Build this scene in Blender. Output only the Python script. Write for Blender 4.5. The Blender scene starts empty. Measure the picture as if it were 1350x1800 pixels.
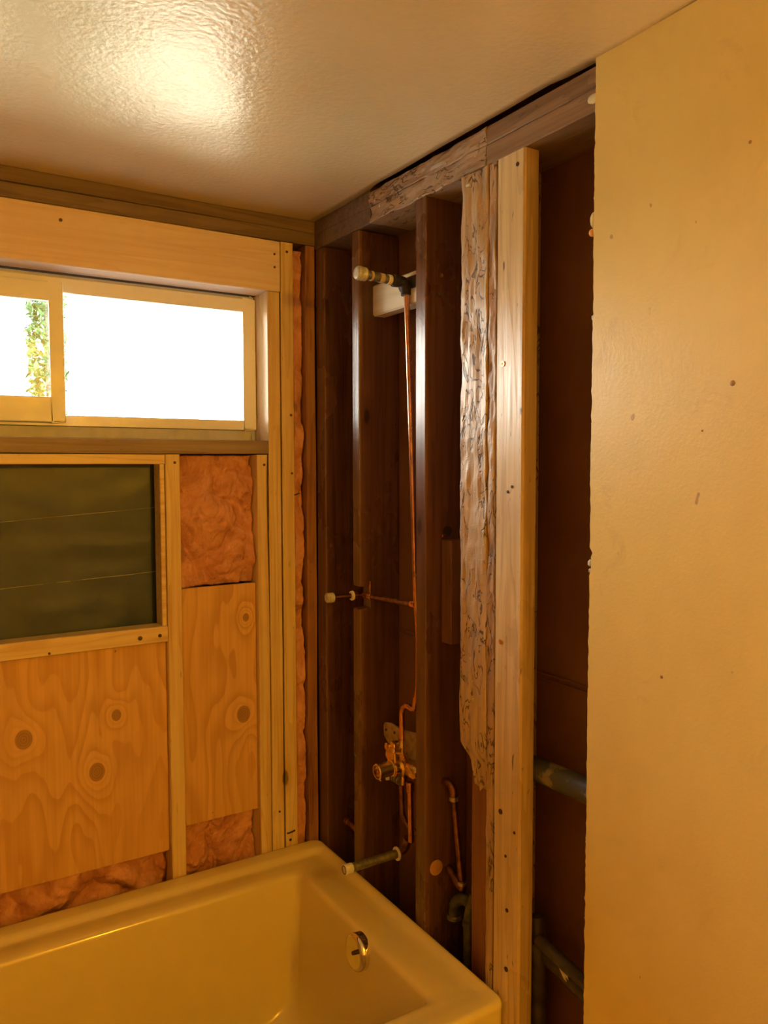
import bpy, bmesh, math, random
from mathutils import Vector, Matrix, noise
random.seed(7)
S = bpy.context.scene
COL = S.collection
# ------------------------------------------------------------------ camera
cam_d = bpy.data.cameras.new('camera'); cam = bpy.data.objects.new('camera', cam_d); COL.objects.link(cam)
az, pitch, roll = math.radians(57.835), math.radians(3.344), math.radians(-0.118)
fw = Vector((math.cos(az)*math.cos(pitch), math.sin(az)*math.cos(pitch), -math.sin(pitch)))
r0 = Vector((math.sin(az), -math.cos(az), 0)); u0 = r0.cross(fw)
rt = r0*math.cos(roll)+u0*math.sin(roll); up = u0*math.cos(roll)-r0*math.sin(roll)
M3 = Matrix((rt, up, -fw)).transposed()
cam.matrix_world = Matrix.Translation((-1.0179, -1.9691, 1.5508)) @ M3.to_4x4()
cam_d.sensor_fit = 'VERTICAL'; cam_d.sensor_height = 36.0; cam_d.lens = 36.0*1401.07/1800.0
cam_d.clip_start = 0.02; cam_d.clip_end = 200
S.camera = cam
# ------------------------------------------------------------------ sky, light, exposure
w = bpy.data.worlds.new('sky'); S.world = w; w.use_nodes = True
bg = w.node_tree.nodes['Background']; bg.inputs[0].default_value = (1.0, 0.97, 0.86, 1); bg.inputs[1].default_value = 21.5
pl = bpy.data.lights.new('window_portal', 'AREA'); pl.shape = 'RECTANGLE'; pl.size = 1.14; pl.size_y = 0.34
pl.cycles.is_portal = True
po = bpy.data.objects.new('window_portal', pl); COL.objects.link(po)
po.location = (-0.74, 0.115, 1.815); po.rotation_euler = (-math.pi/2, 0, 0)
def lamp(name, loc, power, color, rad):
    l = bpy.data.lights.new(name, 'POINT'); l.energy = power; l.color = color; l.shadow_soft_size = rad
    o = bpy.data.objects.new(name, l); COL.objects.link(o); o.location = loc
WARM = (1.0, 0.52, 0.028)
for i in range(3):
    lamp('vanity_bulb', (-0.10, -2.66-0.12*i, 1.93), 13.5, WARM, 0.045)
S.view_settings.view_transform = 'Standard'; S.view_settings.look = 'None'
S.view_settings.exposure = 0.15; S.view_settings.gamma = 1.0; S.view_settings.use_curve_mapping = False

# ------------------------------------------------------------------ node helpers
class NT:
    def __init__(s, name):
        s.m = bpy.data.materials.new(name); s.m.use_nodes = True; s.t = s.m.node_tree
        s.b = s.t.nodes['Principled BSDF']; s._c = None
    def n(s, kind, **kw):
        nd = s.t.nodes.new(kind)
        for k, v in kw.items(): setattr(nd, k, v)
        return nd
    def put(s, sock, v):
        if v is None: return
        if hasattr(v, 'is_output'): s.t.links.new(v, sock)
        elif hasattr(v, 'outputs'): s.t.links.new(v.outputs[0], sock)
        else:
            if isinstance(v, (tuple, list)) and len(v) == 3 and sock.type == 'RGBA': v = (*v, 1)
            sock.default_value = v
    def co(s, scale=(1,1,1), loc=(0,0,0)):
        if s._c is None: s._c = s.n('ShaderNodeTexCoord')
        mp = s.n('ShaderNodeMapping'); s.t.links.new(s._c.outputs['Object'], mp.inputs[0])
        mp.inputs['Scale'].default_value = scale; mp.inputs['Location'].default_value = loc
        return mp.outputs[0]
    def noise(s, vec, scale=1, detail=4, rough=.55, dist=0):
        nd = s.n('ShaderNodeTexNoise'); s.put(nd.inputs['Vector'], vec)
        nd.inputs['Scale'].default_value = scale; nd.inputs['Detail'].default_value = detail
        nd.inputs['Roughness'].default_value = rough; nd.inputs['Distortion'].default_value = dist
        return nd.outputs[0]
    def vor(s, vec, scale=1, feature='F1', rnd=1):
        nd = s.n('ShaderNodeTexVoronoi', feature=feature); s.put(nd.inputs['Vector'], vec)
        nd.inputs['Scale'].default_value = scale; nd.inputs['Randomness'].default_value = rnd
        return nd
    def math(s, op, a, b=None, c=None, clamp=False):
        nd = s.n('ShaderNodeMath', operation=op); nd.use_clamp = clamp
        s.put(nd.inputs[0], a); s.put(nd.inputs[1], b)
        if c is not None: s.put(nd.inputs[2], c)
        return nd.outputs[0]
    def mr(s, v, a, b, c=0, d=1, smooth=True):
        nd = s.n('ShaderNodeMapRange'); nd.interpolation_type = 'SMOOTHSTEP' if smooth else 'LINEAR'
        s.put(nd.inputs[0], v)
        for i, q in enumerate((a, b, c, d)): nd.inputs[i+1].default_value = q
        return nd.outputs[0]
    def mix(s, f, a, b, mode='MIX'):
        nd = s.n('ShaderNodeMix', data_type='RGBA', blend_type=mode)
        s.put(nd.inputs[0], f); s.put(nd.inputs[6], a); s.put(nd.inputs[7], b)
        return nd.outputs[2]
    def bump(s, h, strength=.3, dist=.002, normal=None):
        nd = s.n('ShaderNodeBump'); s.put(nd.inputs['Height'], h)
        nd.inputs['Strength'].default_value = strength; nd.inputs['Distance'].default_value = dist
        if normal is not None: s.put(nd.inputs['Normal'], normal)
        return nd.outputs[0]
    def out(s, color=None, rough=None, normal=None, metal=None, spec=None, coat=None, coat_rough=None):
        I = s.b.inputs
        s.put(I['Base Color'], color); s.put(I['Roughness'], rough); s.put(I['Normal'], normal)
        s.put(I['Metallic'], metal); s.put(I['Specular IOR Level'], spec)
        s.put(I['Coat Weight'], coat); s.put(I['Coat Roughness'], coat_rough)
        return s.m
AX = {'x': (1,0,0), 'y': (0,1,0), 'z': (0,0,1)}
def lng(axis, along, across):           # mapping scale that stretches a pattern along one axis
    return tuple(along if AX[axis][i] else across for i in range(3))
def wood(name, light, dark, axis, rough=.5, knots=0.5, bump=.25, spec=.5, spots=.35, seed=0, mott=.35):
    n = NT(name)
    f1 = n.noise(n.co(lng(axis, 2.2, 70), (seed, seed*1.3, seed*.7)), 1, 5, .6)
    f2 = n.noise(n.co(lng(axis, .9, 16), (seed+3, 5, seed)), 1, 3, .5, .6)
    rings = n.math('FRACT', n.math('MULTIPLY', f2, 7.0))
    rings = n.mr(rings, .55, 1.0, 0, 1)
    g = n.math('MULTIPLY_ADD', rings, .45, n.mr(f1, .35, .75, 0, .75))
    c = n.mix(g, light, dark)
    t = n.noise(n.co((5,5,3), (seed*2, 1, 2)), 1, 4, .6)
    c = n.mix(n.mr(t, .45, .8, 0, mott), c, dark)
    kv = n.vor(n.co(lng(axis, 3.3, 8), (seed*1.7, seed*.31, 4)), 1)
    kd = n.math('ADD', kv.outputs['Distance'], n.math('MULTIPLY', n.noise(n.co((30,30,30)), 1, 2), .06))
    sep = n.n('ShaderNodeSeparateColor'); n.put(sep.inputs[0], kv.outputs['Color'])
    on = n.math('GREATER_THAN', sep.outputs[0], 1-knots)
    core = n.math('MULTIPLY', n.mr(kd, .075, .12, 1, 0), on)
    halo = n.math('MULTIPLY', n.mr(kd, .12, .28, .55, 0), on)
    kc = tuple(q*.33 for q in dark)
    c = n.mix(halo, c, dark); c = n.mix(core, c, kc)
    sp = n.noise(n.co(lng(axis, 22, 75), (seed, 2, 2)), 1, 2, .5)
    c = n.mix(n.mr(sp, .68, .76, 0, spots), c, tuple(q*.3 for q in dark))
    h = n.math('ADD', f1, n.math('MULTIPLY', rings, .3))
    rg = n.mr(t, .3, .8, rough-.07, rough+.12)
    return n.out(c, rg, n.bump(h, bump, .0012), spec=spec)
def weathered(name, axis, light, mid, dark, seed=0, rough=.42, gal=1.0):
    n = NT(name)
    f1 = n.noise(n.co(lng(axis, 3, 60), (seed, 0, seed)), 1, 6, .65)
    f2 = n.noise(n.co(lng(axis, 3.0, 14), (0, seed, 2)), 1, 5, .6, .8)
    c = n.mix(n.mr(f1, .3, .72), light, mid)
    c = n.mix(n.mr(f2, .52, .72, 0, .7), c, dark)
    # bark-beetle galleries: short worm lines, contours of a warped noise broken up by a second one
    wv = n.noise(n.co(lng(axis, 13, 34), (seed*3, 9, 1)), 1, 2.2, .55, 1.5)
    ln = n.math('ABSOLUTE', n.math('SUBTRACT', wv, .5))
    ln = n.mr(ln, .012, .030, 1, 0)
    brk = n.mr(n.noise(n.co(lng(axis, 7, 18), (4, seed, 7)), 1, 2), .45, .52, 0, gal)
    gl = n.math('MULTIPLY', ln, brk)
    c = n.mix(n.math('MULTIPLY', gl, .85), c, (.075, .035, .016))
    pit = n.mr(n.noise(n.co(lng(axis, 60, 120), (1, 2, seed)), 1, 2), .66, .74, 0, .6)
    c = n.mix(pit, c, dark)
    fl = n.mr(n.noise(n.co((90,90,90), (3,3,3)), 1, 1), .74, .78, 0, .8)
    c = n.mix(fl, c, (.75, .66, .52))
    h = n.math('SUBTRACT', n.math('ADD', n.math('MULTIPLY', f1, .5), f2), n.math('MULTIPLY', gl, 1.2))
    return n.out(c, n.mr(f2, .3, .7, rough-.08, rough+.15), n.bump(h, .55, .004), spec=.6)
def plain(name, col, rough=.5, metal=0, var=.15, scale=30, bump=.05, spec=.5, coat=None):
    n = NT(name)
    t = n.noise(n.co((scale,)*3), 1, 4)
    c = n.mix(n.mr(t, .3, .8, 0, 1), col, tuple(q*(1-var) for q in col))
    return n.out(c, n.mr(t, .3, .7, rough*.85, min(1, rough*1.15)), n.bump(t, bump, .001), metal=metal, spec=spec, coat=coat, coat_rough=.08 if coat else None)
PINE_L, PINE_D = (.80, .62, .36), (.60, .38, .17)
pine_z = wood('new_pine_upright', PINE_L, PINE_D, 'z', .36, .35, .2, .6, .35, 1)
pine_z2 = wood('new_pine_rough', (.80,.64,.36), (.55,.37,.17), 'z', .33, .6, .5, .7, .95, 5, .75)
pine_x = wood('new_pine_level', PINE_L, PINE_D, 'x', .42, .35, .2, .5, .3, 2)
pine_hdr = wood('flare_tinted_pine_level', (.84,.68,.58), (.74,.54,.44), 'x', .5, .3, .12, .4, .15, 3)  # pink tint of the window's lens flare put into the pine colour
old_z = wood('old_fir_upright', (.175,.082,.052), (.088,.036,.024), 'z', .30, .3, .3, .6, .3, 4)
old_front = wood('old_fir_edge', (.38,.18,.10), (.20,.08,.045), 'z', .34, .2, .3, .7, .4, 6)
old_x = wood('old_fir_plate_level', (.22,.15,.13), (.13,.085,.075), 'x', .5, .3, .3, .4, .3, 8)
old_sill = wood('old_fir_sill', (.34,.25,.22), (.22,.15,.13), 'x', .5, .3, .25, .4, .3, 9)
old_y = wood('old_fir_plate', (.36,.235,.14), (.21,.125,.07), 'y', .45, .3, .4, .5, .6, 10)
block_m = wood('block_wood', (.27,.12,.06), (.17,.07,.035), 'z', .5, .1, .2, .4, .2, 12)
red_z = wood('red_fir', (.30,.115,.05), (.18,.062,.028), 'z', .40, .3, .35, .5, .5, 13)
worm_z = weathered('worm_eaten_upright', 'z', (.60,.43,.24), (.46,.31,.17), (.24,.135,.07), 1)
worm_z2 = weathered('worm_eaten_edge', 'z', (.60,.42,.24), (.42,.26,.14), (.17,.09,.05), 4)
worm_y = weathered('worm_eaten_plate', 'y', (.46,.33,.22), (.36,.24,.16), (.20,.125,.085), 2, .5)
panel_m = NT('brown_board_back')
_t = panel_m.noise(panel_m.co((3,3,2)), 1, 5, .6); _f = panel_m.noise(panel_m.co((160,160,160)), 1, 2)
panel_m = panel_m.out(panel_m.mix(panel_m.mr(_t,.3,.75), (.26,.115,.055), (.17,.07,.032)), .62, panel_m.bump(_f,.2,.0006), spec=.3)

def plywood(name, knots, seed):
    n = NT(name); tc = n.n('ShaderNodeTexCoord'); sx = n.n('ShaderNodeSeparateXYZ'); n.t.links.new(tc.outputs['Object'], sx.inputs[0])
    X, Z = sx.outputs[0], sx.outputs[2]
    h = n.math('MULTIPLY', n.noise(n.co((5.2, 1, 1.05), (seed, 0, seed)), 1, 2.6, .55), 1.9)
    h = n.math('ADD', h, n.math('MULTIPLY', n.noise(n.co((14, 1, 3), (seed, 4, 1)), 1, 2), .12))
    core = halo = None
    for (kx, kz, rr) in knots:
        dx = n.math('DIVIDE', n.math('SUBTRACT', X, kx), rr); dz = n.math('DIVIDE', n.math('SUBTRACT', Z, kz), rr*1.25)
        d2 = n.math('ADD', n.math('MULTIPLY', dx, dx), n.math('MULTIPLY', dz, dz))
        g = n.math('DIVIDE', 1.0, n.math('ADD', 1.0, n.math('MULTIPLY', d2, .28)))
        h = n.math('ADD', h, n.math('MULTIPLY', g, .62))
        cr = n.mr(d2, .75, 1.15, 1, 0); hl = n.mr(d2, 1.2, 6.0, 1, 0)
        rg = n.math('MULTIPLY', n.math('FRACT', n.math('MULTIPLY', n.math('SQRT', d2), 3.5)), .35)
        cr = n.math('MULTIPLY', cr, n.math('SUBTRACT', 1.0, rg))
        core = cr if core is None else n.math('MAXIMUM', core, cr)
        halo = hl if halo is None else n.math('MAXIMUM', halo, hl)
    fr = n.math('FRACT', n.math('MULTIPLY', h, 7.5))
    line = n.math('MULTIPLY', n.mr(fr, .25, .92, 0, 1), n.mr(fr, .93, 1.0, 1, 0))
    fib = n.noise(n.co((120, 1, 2.5)), 1, 3)
    base = n.mix(n.mr(fib, .3, .75), (.76,.47,.21), (.66,.38,.15))
    big = n.noise(n.co((2.2,1,1.2), (seed,1,0)), 1, 3)
    base = n.mix(n.mr(big,.4,.7,0,.45), base, (.60,.33,.13))
    c = n.mix(n.math('MULTIPLY', line, n.mr(big,.3,.65,.62,.2)), base, (.47,.22,.075))
    c = n.mix(n.math('MULTIPLY', halo, .35), c, (.82,.52,.24))
    c = n.mix(n.math('MULTIPLY', core, .9), c, (.25,.12,.055))
    pk = n.mr(n.noise(n.co((45,1,28),(seed,0,0)),1,1.5), .76, .80, 0, .85)
    c = n.mix(pk, c, (.13,.05,.02))
    return n.out(c, .42, n.bump(n.math('ADD', fib, line), .15, .0008), spec=.5)
ply1 = plywood('plywood_wide', [(-.759,.915,.019), (-.548,.937,.012), (-.597,.804,.019)], 1.0)
ply2 = plywood('plywood_narrow', [(-.205,1.145,.009), (-.215,.883,.019)], 6.3)

def insul(name):
    n = NT(name)
    t = n.noise(n.co((9,9,9)), 1, 6, .65, 1.0); v = n.noise(n.co((24,24,20)), 1, 5, .7, .8)
    c = n.mix(n.mr(t, .35, .65), (.80,.42,.32), (.58,.25,.17))
    c = n.mix(n.mr(v, .55, .75, 0, .7), c, (.33,.13,.085))
    dk = n.mr(n.noise(n.co((6,6,4.5),(3,0,1)), 1, 3), .66, .73, 0, .75)
    c = n.mix(dk, c, (.14,.10,.085))
    return n.out(c, .95, n.bump(n.math('ADD', n.noise(n.co((60,60,60)),1,6,.75), v), .7, .006), spec=.15)
insul_m = insul('pink_fibreglass')
paint_c = NT('ceiling_gloss_paint')
_a = paint_c.noise(paint_c.co((95,95,95)), 1, 3, .5); _b = paint_c.noise(paint_c.co((4,4,4)), 1, 3)
paint_c = paint_c.out(paint_c.mix(paint_c.mr(_b,.3,.8), (.80,.69,.49), (.76,.64,.43)), paint_c.mr(_b,.3,.7,.24,.27),
    paint_c.bump(_b, .10, .03, paint_c.bump(_a, .40, .0025)), spec=.6)
paint_w = NT('cream_wall_paint')
_a = paint_w.noise(paint_w.co((150,150,150)), 1, 4, .6); _b = paint_w.noise(paint_w.co((5,5,3)), 1, 5, .6)
_s = paint_w.noise(paint_w.co((38,38,26),(2,0,0)), 1, 1.5)
_d = paint_w.noise(paint_w.co((16,9,9),(5,5,5)), 1, 5, .7, .6)
_c = paint_w.mix(paint_w.mr(_b,.3,.8), (.85,.68,.24), (.79,.61,.19))
_c = paint_w.mix(paint_w.mr(_s,.775,.80,0,.7), _c, (.42,.26,.10))
_c = paint_w.mix(paint_w.mr(_d,.60,.72,0,.22), _c, (.55,.36,.16))
paint_w = paint_w.out(_c, paint_w.mr(_b,.3,.7,.30,.42), paint_w.bump(_a, .3, .0012, paint_w.bump(_b,.2,.006)), spec=.55)
gyp_m = plain('gypsum_core', (.72,.66,.52), .9, bump=.6, scale=120)
tub_m = plain('tub_acrylic', (.80,.66,.29), .15, var=.03, scale=6, bump=.015, spec=.6, coat=.5)
vinyl_m = plain('white_vinyl', (.92,.91,.90), .32, var=.04, scale=20, bump=.03)
fin_m = plain('grey_nail_fin', (.62,.61,.60), .5, var=.15)
paper_m = NT('black_building_paper')
_a = paper_m.noise(paper_m.co((5,5,6)), 1, 5, .6); _b = paper_m.noise(paper_m.co((200,200,200)),1,2)
paper_m = paper_m.out(paper_m.mix(paper_m.mr(_a,.3,.75),(.046,.068,.12),(.028,.044,.085)), .42, paper_m.bump(_b,.2,.0006), spec=.5)  # blue in the black paper's colour stands in for window flare
thread_m = plain('white_thread', (.40,.40,.38), .8)
copper_m = plain('copper', (.86,.42,.22), .24, 1, .45, 40)
copper_old = plain('tarnished_copper', (.36,.17,.10), .38, 1, .6, 60)
steel_m = plain('galvanised_pipe', (.30,.28,.25), .42, .75, .55, 90, .2)
blackiron_m = plain('dark_elbow', (.07,.06,.07), .45, .3, .5, 60, .2)
brass_m = plain('brass', (.82,.54,.16), .26, 1, .35, 60)
chrome_m = plain('chrome', (.86,.82,.74), .09, 1, .1, 20, 0)
chrome_gold = plain('warm_chrome', (.95,.76,.42), .24, 1, .1, 20, 0)
tape_m = plain('ptfe_tape', (.80,.76,.62), .6, 0, .25, 120, .3)
solder_m = plain('solder', (.62,.56,.50), .35, .8, .3, 90)
capg = plain('clear_cap', (.62,.60,.52), .25, .2, .4, 60, .1)
abs_m = NT('dusty_drain_pipe'); _a = abs_m.noise(abs_m.co((28,28,28)),1,5,.6)
abs_m = abs_m.out(abs_m.mix(abs_m.mr(_a,.50,.62), (.075,.075,.065), (.26,.22,.14)), .5, abs_m.bump(_a,.3,.001))
abs_d = plain('dark_waste_pipe', (.07,.055,.04), .5, 0, .6, 40, .3)
green_m = plain('green_corroded_pipe', (.10,.10,.05), .55, .3, .6, 50, .3)
crossb_m = wood('painted_cross_board', (.84,.78,.62), (.72,.64,.47), 'y', .5, .1, .15, .4, .15, 15, .25)
nail_m = plain('nail_head', (.10,.06,.045), .5, .6, .4, 90)
screw_m = plain('brass_screw', (.78,.45,.18), .35, .9, .3, 90)
foam_y = plain('white_foam_crumb', (.85,.78,.55), .9); foam_o = plain('orange_plug', (.90,.40,.05), .5)
bark_m = plain('dark_cavity_floor', (.04,.025,.015), .9)
leafy = NT('leaves'); _a = leafy.noise(leafy.co((6,6,6)),1,3)
leafy = leafy.out(leafy.mix(_a, (.030,.105,.03), (.055,.14,.05)), .6)

# ------------------------------------------------------------------ mesh helpers
def finish(name, bm, mat, parent=None, label=None, smooth=False):
    me = bpy.data.meshes.new(name); bmesh.ops.recalc_face_normals(bm, faces=bm.faces); bm.to_mesh(me); bm.free()
    if smooth:
        for p in me.polygons: p.use_smooth = True
    me.materials.append(mat); o = bpy.data.objects.new(name, me); COL.objects.link(o)
    if parent is not None:
        o.parent = parent; o.matrix_parent_inverse = Matrix.Translation(-wloc(parent))
    if label: o['label'] = label
    return o
def wloc(o):
    v = Vector((0,0,0))
    if o.type == 'EMPTY': v = o.location.copy()
    return v
def root(name, loc, label, cat, group=None):
    o = bpy.data.objects.new(name, None); o.location = loc; o.empty_display_size = .05; COL.objects.link(o)
    o['label'] = label; o['category'] = cat
    if group: o['group'] = group
    return o
def structure(o, label=None):
    o['kind'] = 'structure'
    if label: o['label'] = label
    return o
def tagm(o, label, cat, group=None):
    o['label'] = label; o['category'] = cat
    if group: o['group'] = group
    return o
def nz(p, f, s=0): return noise.noise(Vector((p[0]*f+s, p[1]*f-s*.7, p[2]*f+s*.3)))
def board(name, x, y, z, axis, mat, parent, label=None, nseg=14, ch=.0018, cross=1, wob=.0007, freq=3, seed=0, disp=None):
    """A sawn board: rectangular ring with eased edges lofted along its long axis, slightly out of true."""
    lo = [x[0], y[0], z[0]]; hi = [x[1], y[1], z[1]]; A = 'xyz'.index(axis); B, Cc = [i for i in range(3) if i != A]
    b0, b1, c0, c1 = lo[B], hi[B], lo[Cc], hi[Cc]; ch = min(ch, (b1-b0)*.3, (c1-c0)*.3)
    ring = []
    def side(p, q):
        for i in range(cross+1):
            t = i/cross; ring.append((p[0]+(q[0]-p[0])*t, p[1]+(q[1]-p[1])*t))
    side((b0+ch, c0), (b1-ch, c0)); side((b1, c0+ch), (b1, c1-ch)); side((b1-ch, c1), (b0+ch, c1)); side((b0, c1-ch), (b0, c0+ch))
    bm = bmesh.new(); rows = []
    for k in range(nseg+1):
        t = lo[A]+(hi[A]-lo[A])*k/nseg; row = []
        for (b, c) in ring:
            p = [0,0,0]; p[A] = t; p[B] = b; p[Cc] = c
            db = wob*nz(p, freq, seed+11); dc = wob*nz(p, freq, seed+37)
            p[B] += db; p[Cc] += dc
            if disp: p = list(disp(Vector(p)))
            row.append(bm.verts.new(p))
        rows.append(row)
    N = len(ring)
    for k in range(nseg):
        for i in range(N):
            bm.faces.new((rows[k][i], rows[k][(i+1)%N], rows[k+1][(i+1)%N], rows[k+1][i]))
    bm.faces.new(rows[0]); bm.faces.new(rows[-1])
    return finish(name, bm, mat, parent, label)
def box(bm, x, y, z):
    v = [bm.verts.new((a,b,c)) for a in x for b in y for c in z]
    for f in ((0,1,3,2),(4,6,7,5),(0,4,5,1),(2,3,7,6),(0,2,6,4),(1,5,7,3)): bm.faces.new([v[i] for i in f])
def slab(name, x, y, z, mat, parent=None, label=None, bev=0):
    bm = bmesh.new(); box(bm, x, y, z)
    if bev: bmesh.ops.bevel(bm, geom=list(bm.edges), offset=bev, segments=2, affect='EDGES', profile=.5)
    return finish(name, bm, mat, parent, label)
def frame_axes(d):
    d = d.normalized(); a = Vector((0,0,1)) if abs(d.z) < .9 else Vector((1,0,0))
    u = d.cross(a).normalized(); return u, d.cross(u).normalized()
def lathe(name, prof, o, d, mat, parent=None, label=None, n=24, hexa=False):
    """prof: (distance along d, radius) pairs"""
    o = Vector(o); d = Vector(d).normalized(); u, v = frame_axes(d); bm = bmesh.new(); rows = []
    if hexa: n = 6
    for (t, r) in prof:
        c = o+d*t
        rows.append([bm.verts.new(c+(u*math.cos(2*math.pi*i/n)+v*math.sin(2*math.pi*i/n))*max(r, 1e-5)) for i in range(n)])
    for a, b in zip(rows, rows[1:]):
        for i in range(n): bm.faces.new((a[i], a[(i+1)%n], b[(i+1)%n], b[i]))
    bm.faces.new(rows[0]); bm.faces.new(rows[-1])
    ob = finish(name, bm, mat, parent, label, smooth=not hexa)
    if not hexa: sharp(ob)
    return ob
def sharp(ob, ang=35):
    for p in ob.data.polygons: p.use_smooth = True
    bm = bmesh.new(); bm.from_mesh(ob.data)
    for e in bm.edges:
        if len(e.link_faces) == 2 and e.calc_face_angle(0) > math.radians(ang): e.smooth = False
    bm.to_mesh(ob.data); bm.free()
def fillet(pts, r, n=6):
    pts = [Vector(p) for p in pts]; out = [pts[0]]
    for a, b, c in zip(pts, pts[1:], pts[2:]):
        k = min(r, (a-b).length*.45, (c-b).length*.45); p = b+(a-b).normalized()*k; q = b+(c-b).normalized()*k
        for i in range(n+1):
            t = i/n; out.append(p*(1-t)**2+b*2*t*(1-t)+q*t*t)
    out.append(pts[-1]); return out
def tube(name, pts, r, mat, parent=None, label=None, fr=.015, n=14, bore=0, cap=True):
    P = fillet(pts, fr) if len(pts) > 2 else [Vector(p) for p in pts]
    bm = bmesh.new(); rows = []; T0 = (P[1]-P[0]).normalized(); u, v = frame_axes(T0)
    for i, p in enumerate(P):
        T = ((P[min(i+1, len(P)-1)]-P[max(i-1, 0)])).normalized()
        q = T0.rotation_difference(T); u = q @ u; v = q @ v; T0 = T
        rr = r(i/(len(P)-1)) if callable(r) else r
        rows.append([bm.verts.new(p+(u*math.cos(2*math.pi*k/n)+v*math.sin(2*math.pi*k/n))*rr) for k in range(n)])
    for a, b in zip(rows, rows[1:]):
        for k in range(n): bm.faces.new((a[k], a[(k+1)%n], b[(k+1)%n], b[k]))
    bm.faces.new(rows[0])
    if bore:
        T = (P[-1]-P[-2]).normalized(); c = P[-1]
        inn = [bm.verts.new(c+(x.co-c)*(bore/r)) for x in rows[-1]]; dee = [bm.verts.new(x.co-T*.03) for x in inn]
        for a, b in ((rows[-1], inn), (inn, dee)):
            for k in range(n): bm.faces.new((a[k], a[(k+1)%n], b[(k+1)%n], b[k]))
        bm.faces.new(dee)
    else: bm.faces.new(rows[-1])
    ob = finish(name, bm, mat, parent, label, smooth=True); sharp(ob, 50); return ob
def prism(name, poly, lo, hi, plane, mat, parent=None, label=None, bev=0):
    """poly in the two axes of plane ('yz' or 'xz' or 'xy'), extruded between lo and hi on the third"""
    bm = bmesh.new()
    def P(a, b, c): return {'yz': (c, a, b), 'xz': (a, c, b), 'xy': (a, b, c)}[plane]
    A = [bm.verts.new(P(a, b, lo)) for a, b in poly]; Bv = [bm.verts.new(P(a, b, hi)) for a, b in poly]
    bm.faces.new(A); bm.faces.new(Bv)
    for i in range(len(poly)): bm.faces.new((A[i], A[(i+1)%len(poly)], Bv[(i+1)%len(poly)], Bv[i]))
    if bev: bmesh.ops.bevel(bm, geom=list(bm.edges), offset=bev, segments=2, affect='EDGES', profile=.5)
    return finish(name, bm, mat, parent, label)

CEIL = 2.212
XL, YN = -1.62, -3.30           # far left end of the alcove, wall behind the camera
# ------------------------------------------------------------------ the room shell
floor = structure(slab('floor', (XL, .14), (YN, .14), (-.05, 0), plain('floor_vinyl', (.45,.33,.2), .5)))
# ceiling: sagging drywall sheet with a cut edge a little short of the framing
bm = bmesh.new(); NX, NY = 60, 90
def xe(y):      # right edge of the ceiling sheet
    g = .0015+.0085*max(0, min(1, (y+.955)/.03, (-.29-y)/.05))
    return -g-.0018*abs(nz((0,y,0), 14))
def ye(x): return -.003-.002*nz((x,0,0), 9)
V = []
for i in range(NX+1):
    row = []
    for j in range(NY+1):
        s = 1-(1-i/NX)**1.0; t = (j/NY)**1.4
        x0 = XL+(0-XL)*s; y = YN*t
        x = x0 if i < NX else xe(y)
        yy = y if j > 0 else ye(x)
        z = CEIL+.0045*nz((x,y,0), 1.6)+.002*nz((x,y,3), 5)
        if x > -.35: z += .0
        row.append(bm.verts.new((x, yy, z)))
    V.append(row)
for i in range(NX):
    for j in range(NY): bm.faces.new((V[i][j], V[i+1][j], V[i+1][j+1], V[i][j+1]))
bmesh.ops.recalc_face_normals(bm, faces=bm.faces)
ceil = finish('ceiling', bm, paint_c, smooth=True); structure(ceil)
md = ceil.modifiers.new('thick', 'SOLIDIFY'); md.thickness = .012; md.offset = 0
if ceil.data.polygons[0].normal.z < 0: md.offset = -1
else: md.offset = 1
structure(slab('sky_block_deck', (XL-.1, .25), (YN-.1, .25), (2.30, 2.33), bark_m))  # unseen cover, added to keep sky light from leaking in above the ceiling
structure(slab('wall_rear', (XL, .14), (YN-.05, YN), (0, 2.3), paint_w))
structure(slab('wall_side', (XL-.05, XL), (YN, .14), (0, 2.3), plain('tan_wall', (.50,.42,.28), .7)))

# ------------------------------------------------------------------ window wall (left in the photograph)
# exterior sheathing with the window hole
WX0, WX1, WZ0, WZ1 = -1.345, -.142, 1.619, 2.010
bm = bmesh.new(); Yb = (.108, .125)
for x, z in (((XL, .15), (-.05, WZ0)), ((XL, .15), (WZ1, 2.3)), ((XL, WX0), (WZ0, WZ1)), ((WX1, .15), (WZ0, WZ1))): box(bm, x, Yb, z)
WL = structure(finish('wall_left', bm, plain('sheathing_board', (.10,.06,.04), .8)))
# double top plate
board('top_plate', (XL, -.001), (0, .10), (2.146, 2.180), 'x', old_x, WL, 'dark brown top plate, lower board above the pale header', 26, seed=1, wob=.0015)
board('top_plate', (XL, -.001), (.001, .10), (2.1805, 2.235), 'x', old_x, WL, 'dark brown top plate, upper board against the ceiling', 26, seed=2, wob=.002)
board('header_board', (XL, -.1055), (0, .080), (2.012, 2.1445), 'x', pine_hdr, WL, 'pale header board with flare-pink tint over the window', 20, seed=3)
board('window_sill_board', (XL, -.1435), (.0, .107), (1.581, 1.6165), 'x', old_sill, WL, 'greyish brown sill board under the window', 26, seed=4, wob=.0016)
board('stud', (-.1425, -.107), (0, .10), (.04, 2.0105), 'z', pine_z, WL, 'pale pine stud at the right jamb of the window', 24, seed=5)
board('stud', (-.103, -.067), (-.001, .10), (.04, 2.1445), 'z', pine_z, WL, 'full height pale pine stud right of the window jamb', 24, seed=6)
def bow(p):     # the short jack stud is bowed, leaving a dark wedge of gap
    if p.x > -.16: p.x -= .0035*math.exp(-((p.z-1.50)/.09)**2)+.003*math.exp(-((p.z-1.36)/.12)**2)
    return p
board('jack_stud', (-.176, -.1445), (0, .10), (.04, 1.5795), 'z', pine_z, WL, 'short pale stud under the right end of the sill', 40, seed=7, disp=bow)
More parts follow.
